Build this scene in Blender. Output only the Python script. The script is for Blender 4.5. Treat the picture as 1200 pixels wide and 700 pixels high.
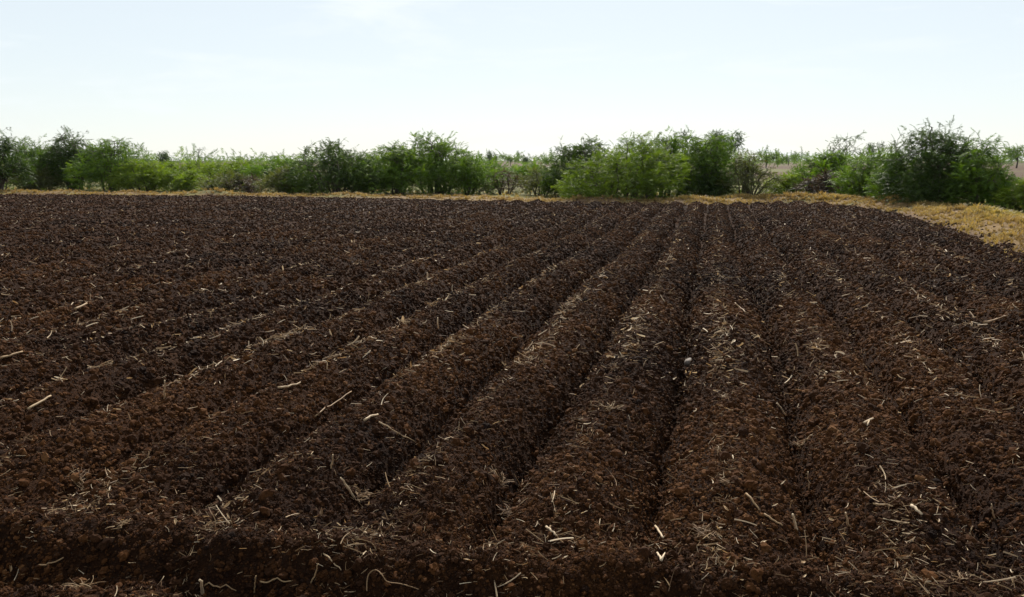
import bpy, math
import numpy as np
from mathutils import Vector

for o in list(bpy.data.objects):
    bpy.data.objects.remove(o)
S = bpy.context.scene
C = S.collection
R = math.radians
rng = np.random.default_rng(7)

# ------------------------------------------------------------------ camera
CAM_H = 2.0
F_PX = 942.0                       # focal length in pixels of a 1200 px wide frame
HORIZON = 188.0
PITCH = math.atan((350 - HORIZON) / F_PX)
cam = bpy.data.cameras.new('camera')
cam.sensor_width = 36.0
cam.lens = F_PX / 1200 * 36
cam.clip_start = 0.05
cam.clip_end = 20000
co = bpy.data.objects.new('camera', cam)
C.objects.link(co)
co.location = (0, 0, CAM_H)
co.rotation_euler = (math.pi / 2 - PITCH, 0, 0)
S.camera = co

# ------------------------------------------------------------------ light
SUN_AZ, SUN_EL = R(5), R(38)      # in front of the camera
world = bpy.data.worlds.new('World')
S.world = world
world.use_nodes = True
wn, wl = world.node_tree.nodes, world.node_tree.links
wn.clear()
w_out = wn.new('ShaderNodeOutputWorld')
w_bg = wn.new('ShaderNodeBackground')
w_bg.inputs['Strength'].default_value = 0.060
sky = wn.new('ShaderNodeTexSky')
sky.sky_type = 'NISHITA'
sky.sun_disc = False
sky.sun_elevation = SUN_EL
sky.sun_rotation = SUN_AZ
sky.altitude = 100
sky.air_density = 1.0
sky.dust_density = 0.3
sky.ozone_density = 1.0
# thin high cloud streaks, the same all round the sky
tc = wn.new('ShaderNodeTexCoord')
mp = wn.new('ShaderNodeMapping')
mp.inputs['Scale'].default_value = (1.6, 3.0, 9.0)
mp.inputs['Rotation'].default_value = (0.12, -0.10, 0.3)
nz = wn.new('ShaderNodeTexNoise')
nz.inputs['Scale'].default_value = 2.2
nz.inputs['Detail'].default_value = 7
nz.inputs['Roughness'].default_value = 0.62
nz.inputs['Distortion'].default_value = 0.6
rp = wn.new('ShaderNodeValToRGB')
rp.color_ramp.elements[0].position = 0.50
rp.color_ramp.elements[0].color = (0.68, 0.68, 0.68, 1)
rp.color_ramp.elements[1].position = 0.74
rp.color_ramp.elements[1].color = (0.95, 0.95, 0.95, 1)
mx = wn.new('ShaderNodeMix')
mx.data_type = 'RGBA'
mx.blend_type = 'MIX'
mx.inputs['B'].default_value = (10.7, 11.4, 11.7, 1)
wl.new(tc.outputs['Generated'], mp.inputs['Vector'])
wl.new(mp.outputs['Vector'], nz.inputs['Vector'])
wl.new(nz.outputs['Fac'], rp.inputs['Fac'])
wl.new(rp.outputs['Color'], mx.inputs['Factor'])
wl.new(sky.outputs['Color'], mx.inputs['A'])
wl.new(mx.outputs['Result'], w_bg.inputs['Color'])
wl.new(w_bg.outputs['Background'], w_out.inputs['Surface'])

sl = bpy.data.lights.new('sun', 'SUN')
sl.energy = 5.0
sl.angle = R(0.6)
sl.color = (1.0, 0.93, 0.83)
so = bpy.data.objects.new('sun', sl)
C.objects.link(so)
sd = Vector((math.sin(SUN_AZ) * math.cos(SUN_EL), math.cos(SUN_AZ) * math.cos(SUN_EL), math.sin(SUN_EL)))
so.rotation_euler = sd.to_track_quat('Z', 'Y').to_euler()
so.location = (0, 0, 60)

S.view_settings.view_transform = 'Standard'
S.view_settings.look = 'None'
S.view_settings.gamma = 1.0
S.view_settings.use_curve_mapping = False
S.view_settings.exposure = 0.6
S.cycles.max_bounces = 6
S.cycles.diffuse_bounces = 3
S.cycles.transmission_bounces = 4
S.cycles.transparent_max_bounces = 8
S.cycles.volume_bounces = 0


# ------------------------------------------------------------------ noise
def _hash(ix, iy, seed):
    h = (ix.astype(np.int64) * 374761393 + iy.astype(np.int64) * 668265263 + seed * 1442695041) & 0xFFFFFFFF
    h = ((h ^ (h >> 13)) * 1274126177) & 0xFFFFFFFF
    return (h ^ (h >> 16)) & 0xFFFFFFFF


def noise(x, y, seed=0):
    x = np.asarray(x, float); y = np.asarray(y, float)
    ix = np.floor(x); iy = np.floor(y)
    fx = x - ix; fy = y - iy

    def g(dx, dy):
        a = _hash(ix + dx, iy + dy, seed) * (2 * math.pi / 4294967296.0)
        return np.cos(a) * (fx - dx) + np.sin(a) * (fy - dy)
    u = fx * fx * fx * (fx * (fx * 6 - 15) + 10)
    v = fy * fy * fy * (fy * (fy * 6 - 15) + 10)
    a = g(0, 0) * (1 - u) + g(1, 0) * u
    b = g(0, 1) * (1 - u) + g(1, 1) * u
    return 1.5 * (a * (1 - v) + b * v)


def sstep(a, b, x):
    t = np.clip((x - a) / (b - a), 0, 1)
    return t * t * (3 - 2 * t)


# ------------------------------------------------------------------ layout of the place
ROW_A = math.radians(13.93)        # direction of the plough rows, right of the view axis
ROW_S = 0.889                      # row spacing, metres
ROW_Q0 = -0.225
SA, CA = math.sin(ROW_A), math.cos(ROW_A)
# outline of the ploughed field (metres, camera foot at 0,0)
FIELD = np.array([(-75, -12), (-78, 58), (-60, 49.5), (-44, 47.8), (-29.3, 46.0), (-20, 44.6), (-13.8, 43.4), (-9, 42.0), (-4.3, 40.6),
                  (-1, 39.0), (2.0, 38.2), (5, 37.2), (7.8, 36.9), (10.9, 37.3), (12.6, 38.4), (13.9, 38.2), (14.9, 36.2),
                  (15.0, 32.4), (14.5, 29.0), (13.75, 25.8), (12.8, 22.3), (11.5, 18.6), (10.8, 16.5), (9.6, 11.0), (8.4, 6.0), (7.4, 2.0), (7.0, -12)])


def field_dist(x, y):
    """signed distance to the field's outline, positive inside"""
    x = np.asarray(x, float); y = np.asarray(y, float)
    d = np.full(x.shape, 1e9)
    ins = np.zeros(x.shape, bool)
    n = len(FIELD)
    for i in range(n):
        ax, ay = FIELD[i]; bx, by = FIELD[(i + 1) % n]
        ex, ey = bx - ax, by - ay
        t = np.clip(((x - ax) * ex + (y - ay) * ey) / (ex * ex + ey * ey), 0, 1)
        d = np.minimum(d, np.hypot(x - ax - t * ex, y - ay - t * ey))
        if ay != by:
            c = ((ay > y) != (by > y)) & (x < (bx - ax) * (y - ay) / (by - ay) + ax)
            ins ^= c
    return np.where(ins, d, -d)


LIP0 = np.array((-2.92, 3.98)); LIP1 = np.array((2.42, 3.10))
LD = (LIP1 - LIP0) / np.linalg.norm(LIP1 - LIP0)
LN = np.array((-LD[1], LD[0]))     # towards the field


def lip_e(x, y):
    along = (x - LIP0[0]) * LD[0] + (y - LIP0[1]) * LD[1]
    return (x - LIP0[0]) * LN[0] + (y - LIP0[1]) * LN[1] + 0.10 * noise(along * 1.1, 0 * along + 3.3, 61) + 0.05 * noise(along * 3.7, 0 * along + 7.7, 62)


def row_coords(x, y):
    q = x * CA - y * SA
    t = x * SA + y * CA
    q = q + 0.08 * noise(t / 6.0, q / 4.0, 11) + 0.032 * noise(t / 0.9, q / 0.7, 12)
    k = (q - ROW_Q0) / ROW_S
    k = k + 0.06 * noise(np.floor(k + 0.5) * 7.1 + 0.3, t / 9.0, 26) * np.cos((k - np.floor(k + 0.5)) * math.pi)
    return q, t, k


def field_height(x, y, fine=True):
    x = np.asarray(x, float); y = np.asarray(y, float)
    q, t, k = row_coords(x, y)
    fr = k - np.floor(k)
    prof = np.abs(np.sin(math.pi * fr)) ** 0.70
    rough = np.clip(0.05 + 0.38 * noise(t / 0.55, np.floor(k + 0.5) * 5.3 + 0.4, 24) + 0.2 * noise(t / 2.3, np.floor(k + 0.5) * 2.9 + 0.4, 25), 0, 0.6)
    prof = np.sqrt(prof ** 2 * (1 - rough ** 2) + rough ** 2)
    amp = 0.33 * (1 + 0.25 * noise(np.floor(k) * 3.7 + 0.5, t / 1.6, 13))
    e = lip_e(x, y)
    rows = amp * (prof - 0.5) * sstep(0.15, 1.1, e)
    base = 0.0 + 0.03 * noise(x / 5, y / 5, 14)
    off = (k - np.floor(k + 0.5)) * ROW_S
    rows = rows - (0.075 - 0.09 * rough) * np.exp(-(off / 0.062) ** 2) * sstep(0.25, 0.9, e)
    z = base + rows
    z += 0.075 * np.exp(-((e - 0.17) / 0.17) ** 2)
    # the cross furrow before the ridges: a steep dark face, then the ground rises again
    z -= 0.11 * sstep(0.10, -0.14, e)
    z += (0.05 * noise(x / 0.22, y / 0.22, 22) + 0.05 * (np.abs(noise(x / 0.11, y / 0.11, 23)) - 0.2)) * np.exp(-((e + 0.05) / 0.30) ** 2)
    z += 0.12 * sstep(-0.20, -0.42, e) - 0.05 * sstep(-1.0, -2.0, e)
    z += 0.020 * noise(x / 0.34, y / 0.34, 15) + 0.020 * (np.abs(noise(x / 0.17, y / 0.17, 16)) - 0.3)
    if fine:
        r = np.hypot(x, y)
        z += 0.030 * (np.abs(noise(x / 0.085, y / 0.085, 17)) - 0.3) * sstep(30, 10, r)
        z += 0.016 * (np.abs(noise(x / 0.042, y / 0.042, 18)) - 0.3) * sstep(14, 5, r)
        z += 0.015 * noise(x / 0.5, y / 0.5, 19) * sstep(8, 24, r)
    d = field_dist(x, y)
    d = d + 0.35 * noise(x / 1.6, y / 1.6, 20) + 0.15 * noise(x / 0.5, y / 0.5, 21)
    return z * sstep(-0.1, 1.5, d) - 0.5 * sstep(0.35, -0.6, d)


def ground_height(x, y):
    x = np.asarray(x, float); y = np.asarray(y, float)
    r = np.hypot(x, y)
    d = field_dist(x, y)
    z = 0.05 * noise(x / 3, y / 3, 31) + 0.25 * noise(x / 40, y / 40, 32) * sstep(55, 120, r)
    z += 0.6 * noise(x / 260, y / 260, 33) * sstep(150, 500, r)
    # low uneven bank all round the field
    bank = np.exp(-((d + 1.5) / 1.1) ** 2) * (0.15 + 0.10 * sstep(9, 13, x) + 0.18 * noise(x / 2.6, y / 2.6, 34) + 0.08 * noise(x / 0.9, y / 0.9, 35))
    bank += 0.14 * np.exp(-((np.hypot((x - 15.4) / 2.3, (y - 41.2) / 1.3)) ** 2))
    z += bank
    return z - 0.75 * sstep(-0.15, 1.3, d)


def any_height(x, y):
    return np.maximum(field_height(x, y), ground_height(x, y))


def pix_ray(px, py):
    u = (px - 600) / F_PX; v = (350 - py) / F_PX
    cp, sp = math.cos(PITCH), math.sin(PITCH)
    return np.array((u, cp + v * sp, -sp + v * cp))


def pix_ground(px, py, h=None):
    """the point of the ground that a place of the photograph shows"""
    d = pix_ray(px, py)
    if h is None:
        k = (CAM_H - 0.1) / -d[2]
    else:
        kk = 2.4 * np.exp(np.linspace(0, math.log(120 / 2.4), 6000))
        under = CAM_H + d[2] * kk < h(d[0] * kk, d[1] * kk)
        k = kk[np.argmax(under)] if under.any() else (CAM_H - 0.1) / -d[2]
    return np.array((d[0] * k, d[1] * k, CAM_H + d[2] * k))


# ------------------------------------------------------------------ mesh helpers
def new_mesh(name, verts, faces, mat=None, smooth=False):
    """faces: (n,3) or (n,4) integer array or a list of both"""
    me = bpy.data.meshes.new(name)
    verts = np.asarray(verts, np.float32)
    fl = faces if isinstance(faces, list) else [faces]
    fl = [np.asarray(f, np.int32) for f in fl if len(f)]
    loops = np.concatenate([f.ravel() for f in fl])
    tot = np.concatenate([np.full(len(f), f.shape[1], np.int32) for f in fl])
    me.vertices.add(len(verts)); me.vertices.foreach_set('co', verts.ravel())
    me.loops.add(len(loops)); me.loops.foreach_set('vertex_index', loops)
    me.polygons.add(len(tot))
    me.polygons.foreach_set('loop_start', np.concatenate(([0], np.cumsum(tot)[:-1])).astype(np.int32))
    me.polygons.foreach_set('use_smooth', np.full(len(tot), smooth))
    me.update(calc_edges=True)
    me.validate()
    if mat:
        me.materials.append(mat)
    return me


def point_attr(me, name, vals):
    vals = np.asarray(vals, np.float32)
    if vals.ndim == 1:
        a = me.attributes.new(name, 'FLOAT', 'POINT'); a.data.foreach_set('value', vals)
    else:
        a = me.attributes.new(name, 'FLOAT_VECTOR', 'POINT'); a.data.foreach_set('vector', vals.ravel())


def link(name, me, parent=None, loc=None, **props):
    o = bpy.data.objects.new(name, me)
    C.objects.link(o)
    if parent:
        o.parent = parent
    if loc is not None:
        o.location = loc
    for k, v in props.items():
        o[k] = v
    return o


def grid_faces(nr, nc):
    i = np.arange(nr - 1)[:, None] * nc + np.arange(nc - 1)[None, :]
    return np.stack((i, i + 1, i + nc + 1, i + nc), -1).reshape(-1, 4)


class Parts:
    """collects vertices and faces of one mesh"""
    def __init__(self):
        self.v = []; self.f3 = []; self.f4 = []; self.t = []; self.n = 0

    def add(self, v, f4=None, f3=None, tint=0.5):
        self.v.append(v)
        if f4 is not None: self.f4.append(np.asarray(f4) + self.n)
        if f3 is not None: self.f3.append(np.asarray(f3) + self.n)
        self.t.append(np.full(len(v), tint) if np.isscalar(tint) else tint)
        self.n += len(v)

    def tube(self, pts, rad, sides=5, tint=0.5, cap=True):
        pts = np.asarray(pts, float); n = len(pts)
        rad = np.broadcast_to(np.asarray(rad, float), (n,))
        tg = np.gradient(pts, axis=0)
        tg /= np.linalg.norm(tg, axis=1)[:, None] + 1e-9
        ref = np.array((0.31, 0.17, 0.93)) if abs(tg[0, 2]) < 0.9 else np.array((1.0, 0.2, 0.1))
        a = np.cross(tg, ref); a /= np.linalg.norm(a, axis=1)[:, None] + 1e-9
        b = np.cross(tg, a)
        ang = np.arange(sides) * 2 * math.pi / sides
        ring = pts[:, None, :] + rad[:, None, None] * (np.cos(ang)[None, :, None] * a[:, None, :] + np.sin(ang)[None, :, None] * b[:, None, :])
        v = ring.reshape(-1, 3)
        i = np.arange(n - 1)[:, None] * sides; j = np.arange(sides)[None, :]
        f = np.stack((i + j, i + (j + 1) % sides, i + sides + (j + 1) % sides, i + sides + j), -1).reshape(-1, 4)
        f3 = None
        if cap:
            v = np.vstack((v, pts[:1], pts[-1:]))
            m = n * sides
            k = np.arange(sides)
            f3 = np.vstack((np.stack((np.full(sides, m), (k + 1) % sides, k), -1),
                            np.stack((np.full(sides, m + 1), m - sides + k, m - sides + (k + 1) % sides), -1)))
        self.add(v, f, f3, tint)

    def mesh(self, name, mat, smooth=False):
        fl = []
        if self.f4: fl.append(np.vstack(self.f4))
        if self.f3: fl.append(np.vstack(self.f3))
        me = new_mesh(name, np.vstack(self.v), fl, mat, smooth)
        point_attr(me, 'tint', np.concatenate(self.t))
        return me


# ------------------------------------------------------------------ materials
def mat_new(name):
    m = bpy.data.materials.new(name)
    m.use_nodes = True
    nt = m.node_tree
    nt.nodes.clear()
    out = nt.nodes.new('ShaderNodeOutputMaterial')
    return m, nt.nodes, nt.links, out


def ramp(nodes, stops):
    r = nodes.new('ShaderNodeValToRGB')
    cr = r.color_ramp
    while len(cr.elements) < len(stops):
        cr.elements.new(0.5)
    for e, (p, c) in zip(cr.elements, stops):
        e.position = p
        e.color = (*c, 1)
    return r


def noise_node(nodes, links, vec, scale, detail=4, rough=0.6):
    n = nodes.new('ShaderNodeTexNoise')
    n.inputs['Scale'].default_value = scale
    n.inputs['Detail'].default_value = detail
    n.inputs['Roughness'].default_value = rough
    links.new(vec, n.inputs['Vector'])
    return n


def soil_material():
    m, N, L, out = mat_new('ploughed_soil')
    g = N.new('ShaderNodeNewGeometry')
    b = N.new('ShaderNodeBsdfPrincipled')
    n1 = noise_node(N, L, g.outputs['Position'], 0.42, 6, 0.68)
    n2 = noise_node(N, L, g.outputs['Position'], 38, 5, 0.7)
    r1 = ramp(N, [(0.34, (0.0140, 0.0064, 0.0040)), (0.66, (0.043, 0.0168, 0.0055))])
    r2 = ramp(N, [(0.30, (0.50, 0.50, 0.52)), (0.56, (1.0, 1.0, 1.0)), (0.74, (1.9, 1.72, 1.5))])
    L.new(n1.outputs['Fac'], r1.inputs['Fac'])
    L.new(n2.outputs['Fac'], r2.inputs['Fac'])
    mu = N.new('ShaderNodeMix'); mu.data_type = 'RGBA'; mu.blend_type = 'MULTIPLY'
    mu.inputs['Factor'].default_value = 1
    L.new(r1.outputs['Color'], mu.inputs['A']); L.new(r2.outputs['Color'], mu.inputs['B'])
    L.new(mu.outputs['Result'], b.inputs['Base Color'])
    b.inputs['Roughness'].default_value = 0.9
    b.inputs['Specular IOR Level'].default_value = 0.06
    bn = noise_node(N, L, g.outputs['Position'], 70, 6, 0.72)
    bu = N.new('ShaderNodeBump')
    bu.inputs['Strength'].default_value = 1.0
    bu.inputs['Distance'].default_value = 0.035
    L.new(bn.outputs['Fac'], bu.inputs['Height'])
    L.new(bu.outputs['Normal'], b.inputs['Normal'])
    L.new(b.outputs['BSDF'], out.inputs['Surface'])
    return m


def clod_material():
    m, N, L, out = mat_new('soil_clod')
    at = N.new('ShaderNodeAttribute'); at.attribute_type = 'INSTANCER'; at.attribute_name = 'tint'
    g = N.new('ShaderNodeNewGeometry')
    b = N.new('ShaderNodeBsdfPrincipled')
    n2 = noise_node(N, L, g.outputs['Position'], 90, 4, 0.7)
    r = ramp(N, [(0.0, (0.0105, 0.0055, 0.0039)), (0.45, (0.030, 0.0127, 0.0053)), (0.85, (0.070, 0.0286, 0.0093)), (1.0, (0.105, 0.050, 0.020))])
    L.new(at.outputs['Fac'], r.inputs['Fac'])
    r2 = ramp(N, [(0.3, (0.6, 0.6, 0.6)), (0.7, (1.35, 1.3, 1.25))])
    L.new(n2.outputs['Fac'], r2.inputs['Fac'])
    mu = N.new('ShaderNodeMix'); mu.data_type = 'RGBA'; mu.blend_type = 'MULTIPLY'
    mu.inputs['Factor'].default_value = 1
    L.new(r.outputs['Color'], mu.inputs['A']); L.new(r2.outputs['Color'], mu.inputs['B'])
    L.new(mu.outputs['Result'], b.inputs['Base Color'])
    b.inputs['Roughness'].default_value = 0.88
    b.inputs['Specular IOR Level'].default_value = 0.06
    bu = N.new('ShaderNodeBump')
    bu.inputs['Strength'].default_value = 0.7
    bu.inputs['Distance'].default_value = 0.008
    L.new(n2.outputs['Fac'], bu.inputs['Height'])
    L.new(bu.outputs['Normal'], b.inputs['Normal'])
    L.new(b.outputs['BSDF'], out.inputs['Surface'])
    return m


def thin_material(name, stops, trans=0.35, attr='tint', inst=False, rough=0.6, spec=0.25, warm=(1.2, 1.25, 0.45)):
    """leaves, straw and grass: some light shines through"""
    m, N, L, out = mat_new(name)
    at = N.new('ShaderNodeAttribute')
    at.attribute_type = 'INSTANCER' if inst else 'GEOMETRY'
    at.attribute_name = attr
    r = ramp(N, stops)
    L.new(at.outputs['Fac'], r.inputs['Fac'])
    b = N.new('ShaderNodeBsdfPrincipled')
    b.inputs['Roughness'].default_value = rough
    b.inputs['Specular IOR Level'].default_value = spec
    L.new(r.outputs['Color'], b.inputs['Base Color'])
    if trans > 0:
        t = N.new('ShaderNodeBsdfTranslucent')
        mu = N.new('ShaderNodeMix'); mu.data_type = 'RGBA'; mu.blend_type = 'MULTIPLY'
        mu.inputs['Factor'].default_value = 1
        mu.inputs['B'].default_value = (*warm, 1)
        L.new(r.outputs['Color'], mu.inputs['A'])
        L.new(mu.outputs['Result'], t.inputs['Color'])
        ms = N.new('ShaderNodeMixShader')
        ms.inputs['Fac'].default_value = trans
        L.new(b.outputs['BSDF'], ms.inputs[1]); L.new(t.outputs['BSDF'], ms.inputs[2])
        L.new(ms.outputs['Shader'], out.inputs['Surface'])
    else:
        L.new(b.outputs['BSDF'], out.inputs['Surface'])
    return m


def bark_material():
    m, N, L, out = mat_new('bark')
    g = N.new('ShaderNodeNewGeometry')
    n = noise_node(N, L, g.outputs['Position'], 14, 5)
    r = ramp(N, [(0.3, (0.030, 0.022, 0.016)), (0.7, (0.095, 0.072, 0.052))])
    L.new(n.outputs['Fac'], r.inputs['Fac'])
    b = N.new('ShaderNodeBsdfPrincipled')
    b.inputs['Roughness'].default_value = 0.9
    L.new(r.outputs['Color'], b.inputs['Base Color'])
    L.new(b.outputs['BSDF'], out.inputs['Surface'])
    return m


def ground_material():
    m, N, L, out = mat_new('ground_cover')
    at = N.new('ShaderNodeAttribute'); at.attribute_name = 'cover'
    g = N.new('ShaderNodeNewGeometry')
    b = N.new('ShaderNodeBsdfPrincipled')
    n2 = noise_node(N, L, g.outputs['Position'], 6, 7, 0.72)
    r2 = ramp(N, [(0.28, (0.55, 0.52, 0.5)), (0.5, (1, 1, 1)), (0.75, (1.4, 1.35, 1.25))])
    L.new(n2.outputs['Fac'], r2.inputs['Fac'])
    mu = N.new('ShaderNodeMix'); mu.data_type = 'RGBA'; mu.blend_type = 'MULTIPLY'
    mu.inputs['Factor'].default_value = 1
    L.new(at.outputs['Vector'], mu.inputs['A']); L.new(r2.outputs['Color'], mu.inputs['B'])
    L.new(mu.outputs['Result'], b.inputs['Base Color'])
    b.inputs['Roughness'].default_value = 0.95
    b.inputs['Specular IOR Level'].default_value = 0.1
    bu = N.new('ShaderNodeBump')
    bu.inputs['Strength'].default_value = 0.6
    bu.inputs['Distance'].default_value = 0.06
    L.new(n2.outputs['Fac'], bu.inputs['Height'])
    L.new(bu.outputs['Normal'], b.inputs['Normal'])
    L.new(b.outputs['BSDF'], out.inputs['Surface'])
    return m


M_SOIL = soil_material()
M_CLOD = clod_material()
M_BARK = bark_material()
M_GROUND = ground_material()
STRAW_STOPS = [(0.0, (0.07, 0.036, 0.016)), (0.35, (0.19, 0.108, 0.050)), (0.7, (0.36, 0.245, 0.130)), (1.0, (0.60, 0.49, 0.345))]
M_STRAW_I = thin_material('straw_litter', STRAW_STOPS, 0.25, inst=True, warm=(1.1, 0.95, 0.7))
M_STRAW = thin_material('dry_straw', STRAW_STOPS, 0.2, warm=(1.1, 0.95, 0.7))
GRASS_STOPS = [(0.0, (0.15, 0.095, 0.050)), (0.45, (0.345, 0.250, 0.096)), (0.75, (0.34, 0.275, 0.085)), (1.0, (0.12, 0.155, 0.03))]
M_GRASS = thin_material('dry_grass', GRASS_STOPS, 0.4, inst=True, warm=(1.1, 1.0, 0.6))
M_LEAF = thin_material('green_leaf', [(0.0, (0.036, 0.076, 0.009)), (0.5, (0.088, 0.158, 0.013)), (1.0, (0.150, 0.220, 0.019))], 0.45)
M_LEAF_BRIGHT = thin_material('bright_leaf', [(0.0, (0.060, 0.100, 0.011)), (0.5, (0.128, 0.190, 0.015)), (1.0, (0.190, 0.240, 0.022))], 0.48)
M_LEAF_DARK = thin_material('dark_leaf', [(0.0, (0.015, 0.032, 0.008)), (0.5, (0.040, 0.076, 0.011)), (1.0, (0.080, 0.125, 0.016))], 0.38)
M_LEAF_DRY = thin_material('dry_leaf', [(0.0, (0.034, 0.024, 0.016)), (0.5, (0.080, 0.056, 0.034)), (1.0, (0.12, 0.10, 0.045))], 0.3, warm=(1.1, 0.95, 0.7))
M_LEAF_OLIVE = thin_material('olive_leaf', [(0.0, (0.050, 0.052, 0.020)), (0.5, (0.090, 0.100, 0.030)), (1.0, (0.120, 0.150, 0.036))], 0.42)

# ------------------------------------------------------------------ ploughed field
th = np.concatenate((np.radians(np.linspace(-84, -39, 60, endpoint=False)), np.arange(R(-39), R(39), 0.0033), np.radians(np.linspace(39, 84, 60))))
rr = np.concatenate((np.linspace(0.3, 2.6, 26, endpoint=False), 2.6 * np.exp(np.arange(0, math.log(60 / 2.6), 0.0033)), np.linspace(60.5, 100, 16)))
TH, RR = np.meshgrid(th, rr)
fx = (RR * np.sin(TH)).ravel(); fy = (RR * np.cos(TH)).ravel()
jit = 0.0011 * RR.ravel()
fx = fx + rng.uniform(-1, 1, fx.shape) * jit; fy = fy + rng.uniform(-1, 1, fy.shape) * jit
fz = field_height(fx, fy)
fd = field_dist(fx, fy)
ff = grid_faces(len(rr), len(th))
ff = ff[(fd[ff] > -0.9).any(1)]
ff = ff[:, ::-1]
use = np.zeros(len(fx), bool); use[ff.ravel()] = True
remap = np.cumsum(use) - 1
me = new_mesh('ploughed_field', np.stack((fx, fy, fz), 1)[use], remap[ff], M_SOIL, True)
field = link('ploughed_field', me, kind='structure', label='dark brown ploughed soil in long ridges and furrows', category='field')

# ------------------------------------------------------------------ the land around and beyond
th = np.concatenate((np.radians(np.linspace(-180, -46, 90, endpoint=False)), np.arange(R(-46), R(46), 0.0075), np.radians(np.linspace(46, 180, 91))))
rr = np.concatenate((np.linspace(0.0, 14, 18, endpoint=False), 14 * np.exp(np.arange(0, math.log(110 / 14), 0.013)), 110 * np.exp(np.linspace(0.03, math.log(5000 / 110), 60))))
TH, RR = np.meshgrid(th, rr)
gx = (RR * np.sin(TH)).ravel(); gy = (RR * np.cos(TH)).ravel()
gz = ground_height(gx, gy)
behind = sstep(8, 4, np.abs(gx)) * sstep(-1.0, -3.0, gy)
gz = gz + behind * 0
gf = grid_faces(len(rr), len(th))[:, ::-1]
me = new_mesh('ground', np.stack((gx, gy, gz), 1), gf, M_GROUND, True)
gr = np.hypot(gx, gy)
gd = field_dist(gx, gy)
tan = np.array((0.15, 0.098, 0.042)); soil = np.array((0.075, 0.045, 0.028)); green = np.array((0.095, 0.105, 0.03)); far = np.array((0.080, 0.052, 0.033))


def lerp(a, b, w):
    return a * (1 - w[:, None]) + b * w[:, None]


cov = np.tile(tan, (len(gx), 1))
cov = lerp(cov, soil, 0.75 * sstep(0.0, 0.5, noise(gx / 1.7, gy / 1.7, 41) + 0.5 * noise(gx / 0.6, gy / 0.6, 42)))
cov = lerp(cov, green, sstep(-3.0, -7, gd) * 0.7)
cov = lerp(cov, green, sstep(0.1, 0.6, noise(gx / 2.2, gy / 2.2, 43)) * 0.6)
cov = lerp(cov, far, sstep(75, 100, gr))
cov = lerp(cov, green, sstep(0.15, 0.4, noise(gx / 90, gy / 90, 44)) * sstep(120, 180, gr) * 0.8)
cov = lerp(cov, soil, sstep(0.3, -0.2, -gd))
point_attr(me, 'cover', cov)
ground = link('ground', me, kind='structure')


# ------------------------------------------------------------------ scattering of what nobody could count
def scatter(name, pts, rot, scl, idx, tint, templates, label, category):
    me = bpy.data.meshes.new(name)
    me.vertices.add(len(pts))
    me.vertices.foreach_set('co', np.asarray(pts, np.float32).ravel())
    point_attr(me, 'rot', rot); point_attr(me, 'scl', scl); point_attr(me, 'tint', tint)
    a = me.attributes.new('pick', 'INT', 'POINT'); a.data.foreach_set('value', np.asarray(idx, np.int32))
    coll = bpy.data.collections.new(name + '_shapes')
    for i, t in enumerate(templates):
        coll.objects.link(bpy.data.objects.new('%s_shape' % name, t))
    ng = bpy.data.node_groups.new(name + '_scatter', 'GeometryNodeTree')
    ng.interface.new_socket('Geometry', in_out='INPUT', socket_type='NodeSocketGeometry')
    ng.interface.new_socket('Geometry', in_out='OUTPUT', socket_type='NodeSocketGeometry')
    N, L = ng.nodes, ng.links
    gi = N.new('NodeGroupInput'); go = N.new('NodeGroupOutput')
    ci = N.new('GeometryNodeCollectionInfo')
    ci.inputs['Collection'].default_value = coll
    ci.inputs['Separate Children'].default_value = True
    ci.inputs['Reset Children'].default_value = True
    ip = N.new('GeometryNodeInstanceOnPoints')
    ip.inputs['Pick Instance'].default_value = True

    def named(n, dt):
        a = N.new('GeometryNodeInputNamedAttribute'); a.data_type = dt
        a.inputs['Name'].default_value = n
        return [s for s in a.outputs if s.enabled and s.name == 'Attribute'][0]
    er = N.new('FunctionNodeEulerToRotation')
    L.new(named('rot', 'FLOAT_VECTOR'), er.inputs[0])
    L.new(gi.outputs[0], ip.inputs['Points'])
    L.new(ci.outputs[0], ip.inputs['Instance'])
    L.new(named('pick', 'INT'), ip.inputs['Instance Index'])
    L.new(er.outputs[0], ip.inputs['Rotation'])
    L.new(named('scl', 'FLOAT_VECTOR'), ip.inputs['Scale'])
    L.new(ip.outputs[0], go.inputs[0])
    o = link(name, me, kind='stuff', label=label, category=category)
    md = o.modifiers.new('scatter', 'NODES')
    md.node_group = ng
    return o


def log_polar(n, r0, r1, half=39):
    r = r0 * np.exp(rng.random(n) * math.log(r1 / r0))
    t = rng.uniform(-R(half), R(half), n)
    return r * np.sin(t), r * np.cos(t), r


# clods: crumbly lumps of several shapes
import bmesh


def clod_mesh(i, sub):
    bm = bmesh.new()
    bmesh.ops.create_icosphere(bm, subdivisions=sub, radius=1)
    st = rng.uniform(0.7, 1.25, 3)
    v = np.array([q.co for q in bm.verts])
    k = 1 + 0.42 * noise(v[:, 0] * 1.3 + i * 9, v[:, 1] * 1.3 + v[:, 2] * 1.7, i) + 0.36 * noise(v[:, 0] * 2.9 + v[:, 2] * 2.1, v[:, 1] * 2.9 - v[:, 2], i + 50)
    v = v * k[:, None] * st * (1, 1, 0.8)
    for q, c in zip(bm.verts, v):
        q.co = c
    me = bpy.data.meshes.new('clod')
    bm.to_mesh(me); bm.free()
    me.materials.append(M_CLOD)
    return me


CLODS = [clod_mesh(i, 2) for i in range(12)] + [clod_mesh(20 + i, 3) for i in range(6)]


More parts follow.
